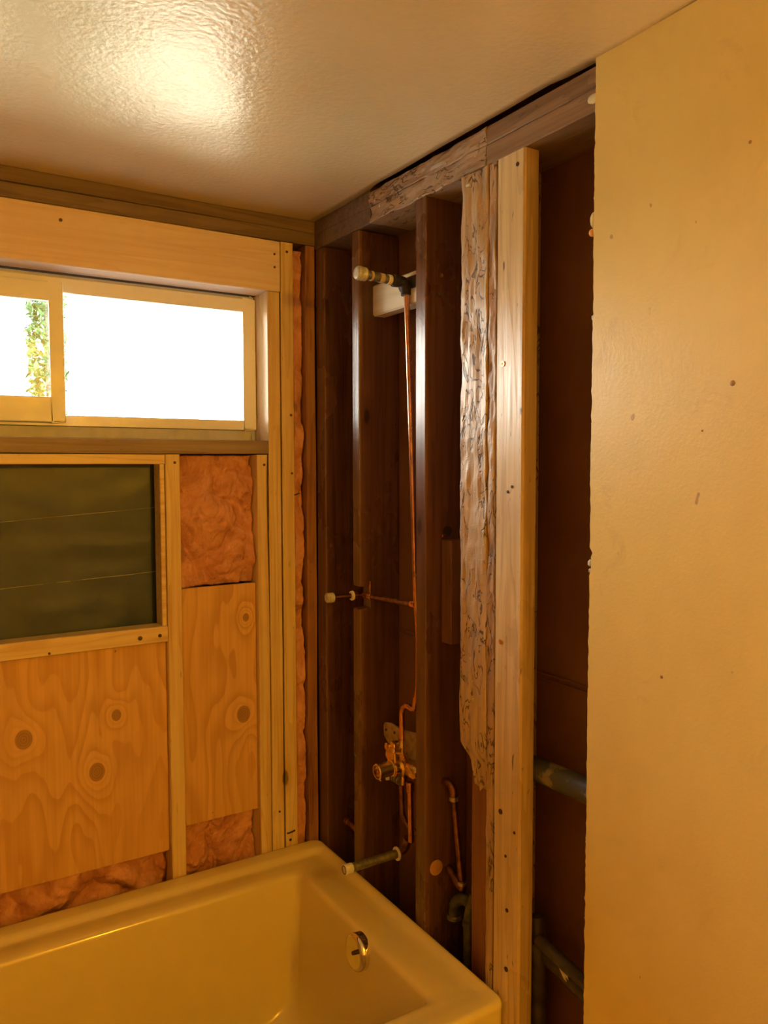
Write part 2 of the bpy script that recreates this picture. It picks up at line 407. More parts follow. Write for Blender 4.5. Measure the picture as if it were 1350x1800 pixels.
board('jack_stud', (-.421, -.3845), (0, .10), (.04, 1.5795), 'z', pine_z, WL, 'short pale stud right of the dark framed opening', 24, seed=8)
board('opening_top_board', (XL, -.4225), (.001, .055), (1.5555, 1.5795), 'x', pine_x, WL, 'thin pale board over the dark opening', seed=9)
board('opening_bottom_board', (XL, -.4225), (.0005, .055), (1.109, 1.149), 'x', pine_x, WL, 'pale board forming the bottom of the dark opening', seed=10)
board('opening_side_board', (-.4345, -.4225), (.004, .055), (1.1495, 1.555), 'z', pine_x, WL, 'pale side lining of the dark opening', seed=11)
board('stud', (-.0305, -.0015), (-.001, .10), (.04, 2.1445), 'z', old_front, WL, 'reddish old stud in the room corner', 24, seed=12, wob=.002)
slab('plywood_panel', (XL, -.4215), (.020, .032), (.562, 1.108), ply1, WL, 'wide plywood panel with three round knots', .001)
def tilt_panel():
    bm = bmesh.new(); box(bm, (-.3835, -.177), (.020, .032), (.615, 1.236))
    return finish('plywood_panel', bm, ply2, WL, 'narrow tall plywood panel between two studs')
tilt_panel()
# black paper at the back of the opening, gently wrinkled
bm = bmesh.new(); R = []
for i in range(61):
    row = []
    for j in range(31):
        x = XL+(-.4225-XL)*i/60; z = 1.09+(1.60-1.09)*j/30
        y = .070+.006*nz((x,0,z), 3.2)+.0025*nz((x*1.0,0,z*3), 9)+.006*math.exp(-((z-1.17)/.05)**2)*nz((x*3,0,z),5)
        row.append(bm.verts.new((x, y, z)))
    R.append(row)
for i in range(60):
    for j in range(30): bm.faces.new((R[i][j], R[i+1][j], R[i+1][j+1], R[i][j+1]))
pp = finish('building_paper', bm, paper_m, WL, 'black building paper at the back of the opening', smooth=True)
mdp = pp.modifiers.new('t', 'SOLIDIFY'); mdp.thickness = .001
def py(x, z): return .070+.006*nz((x,0,z), 3.2)+.0025*nz((x,0,z*3), 9)+.006*math.exp(-((z-1.17)/.05)**2)*nz((x*3,0,z),5)-.0035
for z0, z1, nm in ((1.421, 1.446, 'upper'), (1.265, 1.281, 'lower')):
    pts = []
    for k in range(40):
        t = k/39; x = XL+.01+(-.437-XL)*t; z = z0+(z1-z0)*(x+.79)/.375*(.8 if x < -.79 else 1)+.0022*nz((x,0,0), 9)
        pts.append((x, py(x, z), z))
    tube('paper_seam_thread', pts, .0009, thread_m, pp, nm+' white seam line across the black paper', fr=0, n=6)
# nails
def nail(p, d, parent, r=.0034, mat=None, label=None):
    return lathe('nail', [(0, r), (.0012, r), (.0016, r*.55)], Vector(p), d, mat or nail_m, parent, label, n=10)
for x, z, r in ((-.653,2.113,.004), (-.085,2.120,.0035), (-.121,2.109,.003), (-.121,2.075,.003), (-.077,1.687,.0036), (-.492,1.126,.0055),
             (-.443,1.127,.0045), (-.398,1.559,.0035), (-.157,1.553,.0035), (-.702,1.115,.003), (-.090,.512,.004), (-.122,.60,.003), (-.076,1.53,.003)):
    nail((x, -.0012, z), (0,-1,0), WL, r)
tube('staple', [(-.098,-.001,.533),(-.098,-.004,.533),(-.078,-.004,.536),(-.078,-.001,.536)], .0022, nail_m, WL, 'bent dark staple near the foot of the pale studs', fr=.002, n=8)
# bent nail sticking out of the stud edge
tube('nail', [(-.067,.01,1.470),(-.068,-.006,1.472),(-.058,-.012,1.476)], .0016, nail_m, WL, 'bent nail sticking out beside the insulation strip', fr=.002, n=8)

# ------------------------------------------------------------------ insulation (pink fibreglass batts)
def batt(x, z, y0, y1, label, nx, nzz, seed, group=None, edge=0, amp=1.0):
    bm = bmesh.new(); F = []; Bk = []
    for i in range(nx+1):
        ra = []; rb = []
        for j in range(nzz+1):
            X = x[0]+(x[1]-x[0])*i/nx; Z = z[0]+(z[1]-z[0])*j/nzz
            p = Vector((X*9+seed+.5*noise.noise(Vector((X*14,3,Z*14))), seed*2, Z*6.5)); q = Vector((X*21+seed, seed, Z*17+.5*noise.noise(Vector((X*20,1,Z*20)))))
            pr = .58*(abs(noise.noise(p))*2)**.5+.30*(.5+.5*noise.fractal(q*.8, .8, 2.1, 4))+.16*(abs(noise.noise(q*1.3))*2)**.6+.10*noise.noise(q*5)
            b = 1.02-pr
            w = noise.noise(Vector((X*5+seed, 1, Z*4)))
            Y = y0+(y1-y0)*min(1.0, max(0.0, (b*1.15-.25*w)*amp))
            e = min(i, nx-i, )/nx
            Y += .012*max(0, .12-e)/.12*edge
            XX = X
            if edge and i == nx: XX = X-.010*abs(noise.noise(Vector((0,seed,Z*9))))-.005*abs(noise.noise(Vector((0,seed,Z*40))))
            ra.append(bm.verts.new((XX, Y, Z))); rb.append(bm.verts.new((XX, y1+.012, Z)))
        F.append(ra); Bk.append(rb)
    for i in range(nx):
        for j in range(nzz):
            bm.faces.new((F[i][j], F[i+1][j], F[i+1][j+1], F[i][j+1]))
            bm.faces.new((Bk[i][j], Bk[i][j+1], Bk[i+1][j+1], Bk[i+1][j]))
    for i in range(nx):
        bm.faces.new((F[i][0], Bk[i][0], Bk[i+1][0], F[i+1][0])); bm.faces.new((F[i][nzz], F[i+1][nzz], Bk[i+1][nzz], Bk[i][nzz]))
    for j in range(nzz):
        bm.faces.new((F[0][j], F[0][j+1], Bk[0][j+1], Bk[0][j])); bm.faces.new((F[nx][j], Bk[nx][j], Bk[nx][j+1], F[nx][j+1]))
    o = finish('insulation_batt', bm, insul_m, smooth=True)
    return tagm(o, label, 'insulation', group)
G = 'pink insulation in the window wall'
batt((-.3825,-.1785), (1.2375,1.578), .012, .060, 'crumpled pink insulation batt above the narrow plywood panel', 60, 84, 1, G)
batt((-.3825,-.1785), (.38,.6135), .020, .075, 'pink insulation batt showing below the narrow plywood panel', 50, 56, 4, G)
batt((-1.30,-.4225), (.30,.5605), .022, .085, 'long pink insulation strip below the wide plywood panel', 150, 50, 9, G)
batt((-.0655,-.0310), (.30,2.13), .001, .030, 'narrow torn pink insulation strip beside the corner stud', 14, 400, 12, G, edge=1)
slab('back_board', (-.067,-.0305), (.06,.10), (.04,2.144), old_x, WL, 'brown board behind the insulation strip in the corner bay')

# ------------------------------------------------------------------ the window
W1 = structure(slab('window_1', (WX0, WX1), (.104, .107), (1.617, 1.622), fin_m))
def bar(bm, x, z, y): box(bm, x, y, z)
def rect_frame(name, x, z, y, wl, wr, wb, wt, mat, parent, label, bev=.003):
    bm = bmesh.new()
    for X, Z in (((x[0], x[0]+wl), z), ((x[1]-wr, x[1]), z), ((x[0]+wl, x[1]-wr), (z[0], z[0]+wb)), ((x[0]+wl, x[1]-wr), (z[1]-wt, z[1]))): box(bm, X, y, Z)
    bmesh.ops.remove_doubles(bm, verts=bm.verts, dist=1e-5)
    o = finish(name, bm, mat, parent, label)
    m = o.modifiers.new('b', 'BEVEL'); m.width = bev; m.segments = 2; m.limit_method = 'ANGLE'
    return o
rect_frame('outer_frame', (WX0+.002, WX1-.001), (1.6175, 2.0095), (.088, .106), .010, .010, .030, .009, fin_m, W1, 'grey outer window flange')
fr = rect_frame('window_frame', (WX0+.012, -.1435), (1.648, 2.0005), (.076, .105), .030, .034, .026, .036, vinyl_m, W1, 'white vinyl window frame')
# the sliding sash on the left sits one track further into the room
sh = rect_frame('sliding_sash', (-1.30, -.640), (1.655, 1.985), (.060, .0745), .035, .030, .060, .045, vinyl_m, W1, 'white vinyl sliding sash on the left')
gl = NT('window_glass'); g1 = gl.n('ShaderNodeBsdfTransparent'); g2 = gl.n('ShaderNodeBsdfGlossy'); g2.inputs['Roughness'].default_value = .02
fz = gl.n('ShaderNodeFresnel'); fz.inputs[0].default_value = 1.45; mx = gl.n('ShaderNodeMixShader')
gl.t.links.new(fz.outputs[0], mx.inputs[0]); gl.t.links.new(g1.outputs[0], mx.inputs[1]); gl.t.links.new(g2.outputs[0], mx.inputs[2])
gl.t.links.new(mx.outputs[0], gl.t.nodes['Material Output'].inputs['Surface']); glass = gl.m
slab('pane', (-1.303, -.178), (.092, .094), (1.674, 1.965), glass, fr)
slab('pane', (-1.265, -.670), (.0665, .0685), (1.715, 1.940), glass, sh)

# ------------------------------------------------------------------ plumbing wall (right in the photograph)
XB = .12
# brown board on the far side of the wall, with a seam batten
WR = structure(slab('wall_right', (XB, XB+.02), (YN, .14), (0, 2.3), panel_m))
board('seam_batten', (XB-.004, XB), (-.24, -.165), (1.112, 1.117), 'y', panel_m, WR, nseg=2)
for y0, y1 in ((-.484, -.236), (-.643, -.5235), (YN+.3, -.762)):
    board('seam_batten', (XB-.005, XB), (y0, y1), (1.112, 1.115), 'y', panel_m, WR, nseg=4)
    board('seam_batten', (XB-.005, XB), (y0, y1), (1.122, 1.126), 'y', panel_m, WR, nseg=4)
# top plates
def rough(amp, seed):
    def f(p):
        if p.x < .02:
            a = noise.turbulence(Vector((p.x*20, p.y*14+seed, p.z*34)), 4, False)
            p = Vector((p.x+amp*(a-.2), p.y, p.z+amp*.5*nz(p, 22, seed)))
        return p
    return f
board('top_plate', (0, XB), (-.2905, -.0005), (2.136, 2.1745), 'y', old_x, WR, 'dark lower top plate in the corner', 12, seed=20, wob=.002)
board('top_plate', (0, XB), (-.2905, -.0005), (2.1755, 2.235), 'y', old_x, WR, 'dark upper top plate in the corner', 12, seed=21, wob=.002)
board('top_plate', (0, XB), (-.7275, -.2915), (2.135, 2.1735), 'y', worm_y, WR, 'rough worm-eaten lower top plate', 90, cross=5, seed=22, disp=rough(.006, 3))
board('top_plate', (0, XB), (-.7275, -.2915), (2.1745, 2.2085), 'y', worm_y, WR, 'rough worm-eaten upper top plate', 90, cross=5, seed=23, disp=rough(.006, 8))
board('top_plate', (0, XB), (YN+.02, -.7285), (2.135, 2.1735), 'y', old_y, WR, 'smoother brown lower top plate beside the painted wall', 60, seed=24, wob=.0012)
board('top_plate', (0, XB), (YN+.02, -.7285), (2.1745, 2.2085), 'y', old_y, WR, 'smoother brown upper top plate beside the painted wall', 60, seed=25, wob=.0012)
# studs
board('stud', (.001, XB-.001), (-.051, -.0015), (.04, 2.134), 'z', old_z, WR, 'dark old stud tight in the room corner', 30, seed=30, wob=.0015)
def notch_stud(y0, y1, seed, label):
    # stud with a rough square notch cut for the stub pipe
    poly = [(0.0, .04), (0.0, 1.184), (.030, 1.187), (.031, 1.240), (0.0, 1.243), (0.0, 2.134), (XB-.001, 2.134), (XB-.001, .04)]
    o = prism('stud', poly, y0, y1, 'xz', old_z, WR, label)
    m = o.modifiers.new('b', 'BEVEL'); m.width = .0025; m.segments = 2; m.limit_method = 'ANGLE'
    return o
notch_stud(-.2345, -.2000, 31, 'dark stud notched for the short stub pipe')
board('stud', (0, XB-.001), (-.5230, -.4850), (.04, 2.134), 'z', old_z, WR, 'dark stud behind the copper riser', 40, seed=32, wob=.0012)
board('block', (.044, XB-.002), (-.560, -.5235), (1.151, 1.384), 'z', block_m, WR, 'short wooden block on the side of the dark stud', 4, seed=33)
board('stud', (.031, XB-.001), (-.7345, -.6525), (.04, 2.133), 'z', red_z, WR, 'reddish stud showing below the worm-eaten board', 30, seed=34, wob=.001)
# worm-eaten board nailed on the front, ragged at the foot
def wormdisp(p):
    a = noise.turbulence(Vector((p.y*40, p.z*9, 2.0)), 4, False); b = nz(p, 16, 5)
    x = p.x
    if p.x < .012: x += .005*(a-.15)+.002*b
    y = p.y
    if p.y > -.665: y += -.002+.0025*nz(p, 7, 3)+.001*nz(p, 45, 9)
    if p.z < .972:      # the foot steps back to the right, then runs out in a thin tongue
        k = min(1, (.972-p.z)/.040); k = k*k*(3-2*k); k2 = max(0, min(1, (.932-p.z)/.05))
        y = -.734+(y+.734)*(1-.36*k-.06*k2); x = x*(1-.25*k-.2*k2)+.030*(.25*k+.2*k2)
    z = p.z
    if p.z < .90: z += (.90-p.z)/.018*.022*nz((p.y*6, 0, 0), 12, 2)
    return Vector((x, y, z))
board('weathered_board', (0, .030), (-.7345, -.6475), (.882, 2.1335), 'z', worm_z, WR, 'worm-eaten weathered board with a splintered foot', 260, cross=10, seed=35, disp=wormdisp)
def edgedisp(p):
    if p.x < .012:
        a = noise.turbulence(Vector((p.y*50, p.z*14, 7.0)), 4, False)
        k = 1 if p.z > 1.15 else .35
        return Vector((p.x+.005*k*(a-.1), p.y+.0012*nz(p, 30, 4), p.z))
    return p
board('edge_board', (.001, XB-.001), (-.7575, -.7365), (.04, 2.133), 'z', worm_z2, WR, 'narrow weathered board edge beside the new stud', 260, cross=3, seed=36, disp=edgedisp)
def waney(p):       # bark pocket bitten out of the left edge
    if p.y > -.765 and p.x < .02:
        p.y -= .012*math.exp(-((p.z-1.690)/.008)**2)+.004*math.exp(-((p.z-1.735)/.006)**2)
        p.y += .0012*nz(p, 6, 3)-.0006
    return p
ns = board('new_stud', (-.001, .037), (-.8400, -.7615), (.04, 2.1335), 'z', pine_z2, WR, 'new pale pine stud turned flat, brightest board in the wall', 300, ch=.004, cross=2, seed=37, disp=waney)
for y, z, r in ((-.783,1.745,.0055), (-.782,1.205,.005)):
    s = lathe('screw', [(0,r), (.0012,r), (.0012,r*.45), (-.001,r*.3)], (-.0015,y,z), (-1,0,0), screw_m, WR, n=14)
for y, z, r in ((-.821,2.108,.004), (-.785,.865,.0055), (-.801,.781,.003), (-.826,.838,.003), (-.806,.673,.004), (-.805,.552,.005), (-.80,1.50,.003), (-.812,1.51,.003)):
    nail((-.0014, y, z), (-1,0,0), WR, r)
for y, z in ((-.672,2.112), (-.678,2.111)): nail((-.003, y, z), (-1,0,0), WR, .0035, tape_m)
nail((-.006,-.345,2.160), (-1,0,0), WR, .004, tape_m)
# screws on the side of the dark stud
lathe('screw', [(0,.005), (.0012,.005), (.0012,.002), (.0002,.001)], (.042,-.5236,1.970), (0,-1,0), screw_m, WR, 'brass screw head high on the dark stud', n=14)
lathe('screw', [(0,.004), (.0012,.004), (.0015,.002)], (.036,-.5236,1.929), (0,-1,0), steel_m, WR, n=14)
lathe('wood_plug', [(0,.0175), (.003,.0175), (.004,.015)], (.030,-.5232,.628), (0,-1,0), plain('plug_wood', (.62,.33,.12), .6, scale=60), WR, 'round pale wood plug low on the dark stud', n=28)
lathe('hole_shade_disc', [(0,.012),(.0008,.012)], (.060,-.5234,1.402), (0,-1,0), bark_m, WR, 'dark disc for the bored hole above the wooden block', n=18)  # flat dark disc, its colour stands in for the shade inside a hole
lathe('rivet', [(0,.004),(.004,.0045),(.005,.003)], (.047,-.5236,1.392), (0,-1,0), copper_m, WR, n=12)
# cross board carrying the shower elbow
board('cross_board', (.041, .079), (-.4845, -.2355), (1.925, 2.002), 'y', crossb_m, WR, 'cream painted cross board behind the shower elbow', 6, ch=.004, seed=40)
# sole plate hidden low in the wall
board('sole_plate', (0, XB), (YN+.02, -.002), (0, .0395), 'y', red_z, WR, nseg=8)
# painted drywall, torn along its free edge
poly = [(YN, 0.0)]
zz = 0.0
edge = []
while zz < 2.2115:
    j = .0016*nz((0,0,zz), 8)+.0015*nz((0,0,zz), 45)
    if abs(zz-1.39) < .022: j += -.004+.004*nz((0,0,zz), 160)
    edge.append((-1.0215+j+.0008*random.uniform(-1,1), zz)); zz += .006+.004*random.random()
edge.append((-1.0215, 2.2115))
poly = [(YN, 0.0)]+edge+[(YN, 2.2115)]
dw = prism('drywall_sheet', poly, -.0128, -.0012, 'yz', paint_w, WR, 'cream painted drywall with a torn left edge')
# torn paper fibres and crumbs on that edge
for z, s in ((2.046,.003), (1.99,.003), (1.795,.0045), (1.62,.002), (1.385,.006), (1.372,.004), (.90,.0025), (.80,.004), (.765,.003)):
    bm = bmesh.new(); bmesh.ops.create_icosphere(bm, subdivisions=2, radius=s)
    for v in bm.verts: v.co = Vector((v.co.x*.4-.009, v.co.y*.9-1.0195, v.co.z*(1.0)+z))+Vector((.001,.002,.002))*nz(v.co, 300, z*9)
    finish('torn_paper', bm, gyp_m, WR, smooth=True)
bm = bmesh.new(); bmesh.ops.create_icosphere(bm, subdivisions=3, radius=.010)
for v in bm.verts: v.co = Vector((v.co.x*.7-.007, v.co.y*.62-1.0165, v.co.z*1.3+1.955))+Vector((.001,.0018,.0018))*nz(v.co, 260, 3)
finish('plaster_crumb', bm, foam_y, WR, 'white plaster crumb hanging on the torn edge', smooth=True)
lathe('wall_plug', [(0,.003),(.002,.0062),(.008,.0068),(.012,.004)], (-.012,-1.0150,1.934), (.9,.1,.2), foam_o, WR, 'orange plastic plug at the torn edge', n=12)
bm = bmesh.new(); bmesh.ops.create_icosphere(bm, subdivisions=2, radius=.009)
for v in bm.verts: v.co = Vector((v.co.x*.4-.009, v.co.y*1.5-1.014, v.co.z*.9+2.1515))+Vector((.001,.002,.002))*nz(v.co, 260, 6)
finish('plaster_crumb', bm, foam_y, WR, 'white plaster crumb on the top plate', smooth=True)
# dents and old screw holes in the painted sheet
for y, z, r in ((-1.282,1.664,.0042), (-1.172,1.225,.0028), (-1.30,1.985,.0025), (-1.235,1.60,.0018)):
    lathe('nail', [(0,r*.4), (.0006,r), (.0012,r*.8), (.0016,r*.3)], (-.0122,y,z), (-1,0,0), plain('rusty_dimple', (.42,.22,.07), .6), WR, n=12)

# ------------------------------------------------------------------ bathtub
def rrect(x0, x1, y0, y1, r, n=10):
    out = []
    for cx_, cy_, a0 in ((x1-r, y1-r, 0), (x0+r, y1-r, 90), (x0+r, y0+r, 180), (x1-r, y0+r, 270)):
        for i in range(n+1):
            a = math.radians(a0+90*i/n); out.append((cx_+r*math.cos(a), cy_+r*math.sin(a)))
    return out
def tub():
    T = root('bathtub', (-.762, -.407, 0), 'cream white alcove bathtub below the open stud walls', 'bathtub')
    x0, x1, y0, y1 = -1.524, -.003, -.813, -.003
    bm = bmesh.new(); rows = []
    def ring(il, ir, iff, ib, r, z, zf=None):
        pts = rrect(x0+il, x1-ir, y0+iff, y1-ib, r); row = []
        for (x, y) in pts:
            zz_ = z
            if zf is not None:
                k = min(1, max(0, (y0+.10-y)/.07)); k = k*k*(3-2*k); zz_ = z+(zf-z)*k
            row.append(bm.verts.new((x, y, zz_)))
        rows.append(row)
    # outer skirt
    ring(.012,.004,.006,.004,.030,0.0); ring(.008,.002,.003,.002,.030,.30); ring(0,0,0,0,.030,.482,.478); ring(.0,.0,.0,.0,.030,.490,.484)
    ring(.002,.002,.002,.002,.029,.4955,.4895); ring(.007,.007,.007,.007,.027,.4992,.4930); ring(.013,.013,.013,.013,.024,.500,.494)
    # raised flange rolls down to the deck
    ring(.020,.015,.022,.044,.022,.4995,.4938); ring(.024,.020,.030,.052,.020,.4975,.4934); ring(.028,.027,.036,.058,.018,.4920,.4930)
    ring(.033,.033,.042,.063,.017,.4875,.4925); ring(.040,.039,.055,.069,.018,.4862,.4920); ring(.055,.055,.062,.080,.020,.4868,.4918)
    ring(.11,.100,.070,.114,.026,.4905,.4915)
    ring(.118,.114,.078,.121,.026,.4886,.4905); ring(.124,.1205,.084,.127,.024,.4866,.4880); ring(.128,.125,.0885,.131,.022,.482,.483); ring(.130,.127,.091,.133,.018,.475,.475)
    ring(.150,.134,.098,.139,.016,.40); ring(.200,.146,.107,.148,.020,.25); ring(.235,.158,.115,.156,.030,.17)
    ring(.262,.172,.128,.168,.065,.137); ring(.30,.20,.155,.195,.07,.122); ring(.40,.30,.25,.28,.07,.118)
    N = len(rows[0])
    for a, b in zip(rows, rows[1:]):
        for i in range(N): bm.faces.new((a[i], a[(i+1)%N], b[(i+1)%N], b[i]))
    bm.faces.new(rows[-1]); bm.faces.new(rows[0])
    o = finish('basin', bm, tub_m, T, smooth=True); sharp(o, 60)
    # overflow plate on the end wall
    c = Vector((-.1325, -.4575, .449)); d = Vector((-1, 0, .07))
    ov = lathe('overflow_plate', [(-.004,.041), (.008,.041), (.014,.0405), (.019,.037), (.0205,.033), (.0195,.031), (.018,.006), (.017,.0)], c, d, chrome_m, T, 'round chrome overflow plate on the end wall', n=48)
    lathe('overflow_screw', [(0,.0045),(.0215,.0045),(.0225,.003)], c+Vector((0,0,0)), d, nail_m, ov, n=14)
    return T
tub()

# ------------------------------------------------------------------ shower plumbing (one soldered assembly)
SP = root('shower_plumbing', (.028, -.40, .50), 'copper shower plumbing with capped arm, brass mixing valve and spout pipe between dark studs', 'plumbing')
xr = .034
# riser from the valve to the elbow
tube('riser_pipe', [(.040,-.4265,.985),(.041,-.437,1.03),(.041,-.437,1.16),(.039,-.430,1.222),(.037,-.417,1.55),(xr,-.398,1.955)], .0068, copper_m, SP, 'long shiny copper riser pipe', fr=.3, n=18)
el = tube('drop_elbow', [(xr,-.396,1.948),(xr,-.394,1.980),(.004,-.386,1.980)], .0125, blackiron_m, SP, 'dark drop-ear elbow on the cross board', fr=.014, n=18)
lathe('elbow_collar', [(0,.0125),(.002,.0145),(.016,.0145),(.018,.0125)], (.018,-.389,1.980), (-1,0,0), blackiron_m, el, n=20)
prism('elbow_ear', [(-.440,1.972),(-.430,1.962),(-.360,1.962),(-.352,1.972),(-.352,1.984),(-.362,1.992),(-.430,1.992),(-.440,1.984)], .040, .047, 'yz', blackiron_m, el, bev=.002)
arm = tube('shower_arm', [(.008,-.386,1.980),(-.082,-.386,1.986)], .0105, steel_m, SP, 'grey threaded shower arm nipple pointing into the room', n=22)
for t, l, r in ((-.002,.010,.0118), (-.022,.012,.0112), (-.052,.006,.0112)):
    lathe('tape_wrap', [(0,r-.0006),(.001,r),(l-.001,r),(l,r-.0006)], (t,-.386,1.9805+.067*abs(t)), (-1,0,.06), plain('sealant_band', (.55,.42,.26), .7) if r < .0115 else tape_m, arm, n=22)
lathe('pipe_cap', [(0,.0125),(.001,.0150),(.005,.0155),(.007,.0145),(.010,.0160),(.014,.0150),(.018,.0160),(.022,.0155),(.025,.0135),(.026,.010),(.026,.001)],
      (-.070,-.386,1.985), (-1,0,.06), capg, arm, 'pale ribbed pipe cap on the shower arm', n=26)
# upper cross line and capped stub through the notched stud
cz = 1.213
tube('cross_pipe', [(.036,-.222,1.214),(.038,-.430,1.222)], .0068, copper_old, SP, 'tarnished copper cross pipe from stub to riser', n=16)
lathe('cross_joint', [(0,.008),(.001,.0093),(.014,.0093),(.016,.008)], (.038,-.414,1.2225), (0,-1,.04), copper_m, SP, n=18)
lathe('cross_joint', [(0,.008),(.001,.0095),(.012,.0095),(.014,.008)], (.036,-.2205,1.214), (0,-1,.04), copper_m, SP, 'bright copper collar beside the notch', n=18)
tube('cross_elbow', [(.036,-.226,1.2145),(.036,-.190,1.214),(.016,-.190,1.214)], .0088, copper_old, SP, fr=.012, n=16)
st = tube('stub_pipe', [(.018,-.190,1.214),(-.058,-.190,1.2145)], .0068, copper_old, SP, 'short copper stub pipe pointing into the room', n=18)
lathe('escutcheon_ring', [(0,.007),(.001,.0125),(.006,.0125),(.008,.007)], (.006,-.190,1.214), (-1,0,0), tape_m, st, 'cream plastic ring on the stub', n=24)
lathe('pipe_cap', [(0,.010),(.001,.0125),(.004,.0130),(.006,.0120),(.009,.0133),(.013,.0122),(.017,.0130),(.020,.011),(.021,.004)],
      (-.052,-.190,1.2145), (-1,0,0), capg, st, 'brassy ribbed cap on the stub pipe', n=24)
tube('pipe_strap', [(.030,-.236,1.255),(.028,-.238,1.238),(.028,-.238,1.228)], .0045, copper_old, SP, fr=.004, n=10)
# mixing valve
vb = lathe('valve_body', [(-.030,.012),(-.028,.021),(-.004,.022),(0,.019),(.006,.0175),(.014,.0175)], (.018,-.384,.818), (-1,0,-.02), brass_m, SP, 'brass mixing valve body', n=26)
lathe('valve_port', [(0,.017),(.004,.0185),(.050,.0185),(.060,.013)], (.040,-.384,.818), (0,-1,0), brass_m, vb, n=22)
lathe('valve_port', [(0,.010),(.004,.0125),(.036,.0125),(.040,.0095),(.052,.0088)], (.030,-.384,.834), (0,.02,1), brass_m, vb, n=20)
lathe('valve_port', [(0,.012),(.004,.0135),(.030,.0135),(.034,.010)], (.030,-.384,.808), (0,0,-1), brass_m, vb, n=20)
lathe('stop_screw', [(0,.0095),(.012,.0095),(.013,.0080),(.020,.0080),(.021,.003)], (.014,-.368,.868), (-1,.1,.2), brass_m, vb, n=8)
lathe('stop_screw', [(0,.0065),(.018,.0065),(.020,.004)], (.016,-.392,.862), (-1,0,.25), chrome_gold, vb, n=12)
lathe('stop_screw', [(0,.0065),(.014,.0065),(.016,.004)], (.020,-.352,.858), (-1,.1,.1), brass_m, vb, n=10)
prism('valve_arm', [(-.386,.880),(-.372,.884),(-.350,.862),(-.345,.842),(-.362,.826),(-.390,.830)], .004, .024, 'yz', brass_m, vb, bev=.003)
cart = lathe('cartridge_sleeve', [(0,.0195),(.004,.0200),(.005,.0180),(.036,.0180),(.037,.0192),(.042,.0192),(.044,.0175),(.044,.0150),(.030,.0140),(.029,.004)], (.004,-.378,.820), (-1,0,-.04), chrome_gold, vb, 'shiny gold chrome cartridge sleeve', n=32)
lathe('cartridge_stem', [(0,.0048),(.040,.0048),(.042,.003)], (.004,-.378,.820), (-1,0,-.04), copper_m, vb, n=12)
lathe('set_screw', [(0,.003),(.006,.003),(.007,.002)], (-.030,-.380,.802), (0,0,-1), brass_m, vb, n=10)
mp = prism('mounting_plate', [(-.262,.884),(-.268,.893),(-.298,.899),(-.345,.893),(-.418,.905),(-.484,.915),(-.484,.800),(-.42,.812),(-.330,.822),(-.280,.846),(-.264,.858)], .052, .058, 'yz', plain('dull_plate', (.55,.40,.22), .5, .15, .4, 60), SP, 'dull brown metal mounting plate behind the valve', bev=.002)
for y, z in ((-.276,.876), (-.316,.880), (-.462,.888)): lathe('plate_screw', [(0,.0035),(.0015,.0035),(.002,.0015)], (.052,y,z), (-1,0,0), nail_m if y > -.4 else tape_m, mp, n=10)
tube('valve_top_pipe', [(.030,-.384,.880),(.034,-.376,.956),(.034,-.394,.974),(.038,-.4255,.966),(.040,-.427,1.00)], .0068, copper_m, SP, 'bent copper pipe on top of the valve', fr=.014, n=16)
tube('drop_pipe', [(.030,-.418,.782),(.032,-.420,.646)], .0072, copper_m, SP, 'right copper drop pipe below the valve', n=16)
lathe('drop_joint', [(0,.008),(.002,.0098),(.022,.0098),(.024,.008)], (.030,-.418,.792), (0,0,-1), copper_m, SP, n=18)
tube('drop_pipe', [(.036,-.368,.800),(.042,-.367,.690),(.048,-.378,.668),(.056,-.41,.655)], .0066, copper_old, SP, 'left dull copper drop pipe below the valve', fr=.014, n=16)
for y in (-.364,-.376,-.388): lathe('packing_nut', [(0,.010),(.001,.0125),(.005,.0125),(.006,.010)], (.020,y,.790), (0,-1,0), steel_m, vb, n=18)
lathe('test_plug', [(0,.005),(.008,.005),(.009,.002)], (.012,-.352,.784), (-1,.3,0), tape_m, vb, n=12)
# spout nipple
tube('spout_elbow', [(.036,-.400,.645),(.036,-.384,.612),(.016,-.384,.606)], .0105, copper_old, SP, fr=.012, n=16)
sp = tube('spout_nipple', [(.022,-.384,.606),(-.134,-.384,.606)], .0105, steel_m, SP, 'grey steel tub spout nipple pointing over the tub', n=24, bore=.0078)
lathe('tape_wrap', [(0,.0106),(.001,.0118),(.020,.0118),(.021,.0106)], (-.112,-.384,.606), (-1,0,0), tape_m, sp, 'white thread tape at the open end', n=26)
lathe('washer', [(0,.011),(.0005,.0165),(.004,.0165),(.0045,.011)], (.016,-.384,.606), (-1,0,0), tape_m, sp, 'pale washer where the nipple leaves the wall', n=26)
# ------------------------------------------------------------------ other pipes
P3 = root('supply_pipe', (.06, -.57, .48), 'copper supply pipe with elbow in the bay left of the worm-eaten board', 'pipe')
e = tube('elbow', [(.055,-.5245,.826),(.055,-.540,.826),(.058,-.553,.815),(.058,-.5535,.792)], .0100, copper_old, P3, 'copper elbow coming through the stud', fr=.012, n=16)
lathe('elbow_collar', [(0,.009),(.001,.0108),(.010,.0108),(.011,.009)], (.058,-.5533,.800), (0,0,-1), solder_m, e, n=18)
tube('pipe', [(.058,-.5535,.795),(.062,-.580,.600)], .0072, copper_old, P3, n=16)
e2 = tube('elbow', [(.062,-.580,.615),(.063,-.581,.592),(.064,-.560,.600),(.066,-.5245,.615)], .0098, copper_old, P3, 'lower copper tee below the supply pipe', fr=.010, n=16)
lathe('elbow_collar', [(0,.009),(.001,.0108),(.008,.0108),(.009,.009)], (.062,-.5795,.612), (0,0,-1), solder_m, e2, n=18)
PT = root('waste_trap', (.07, -.60, .10), 'dark curved waste trap low in the wall behind the tub end', 'pipe')
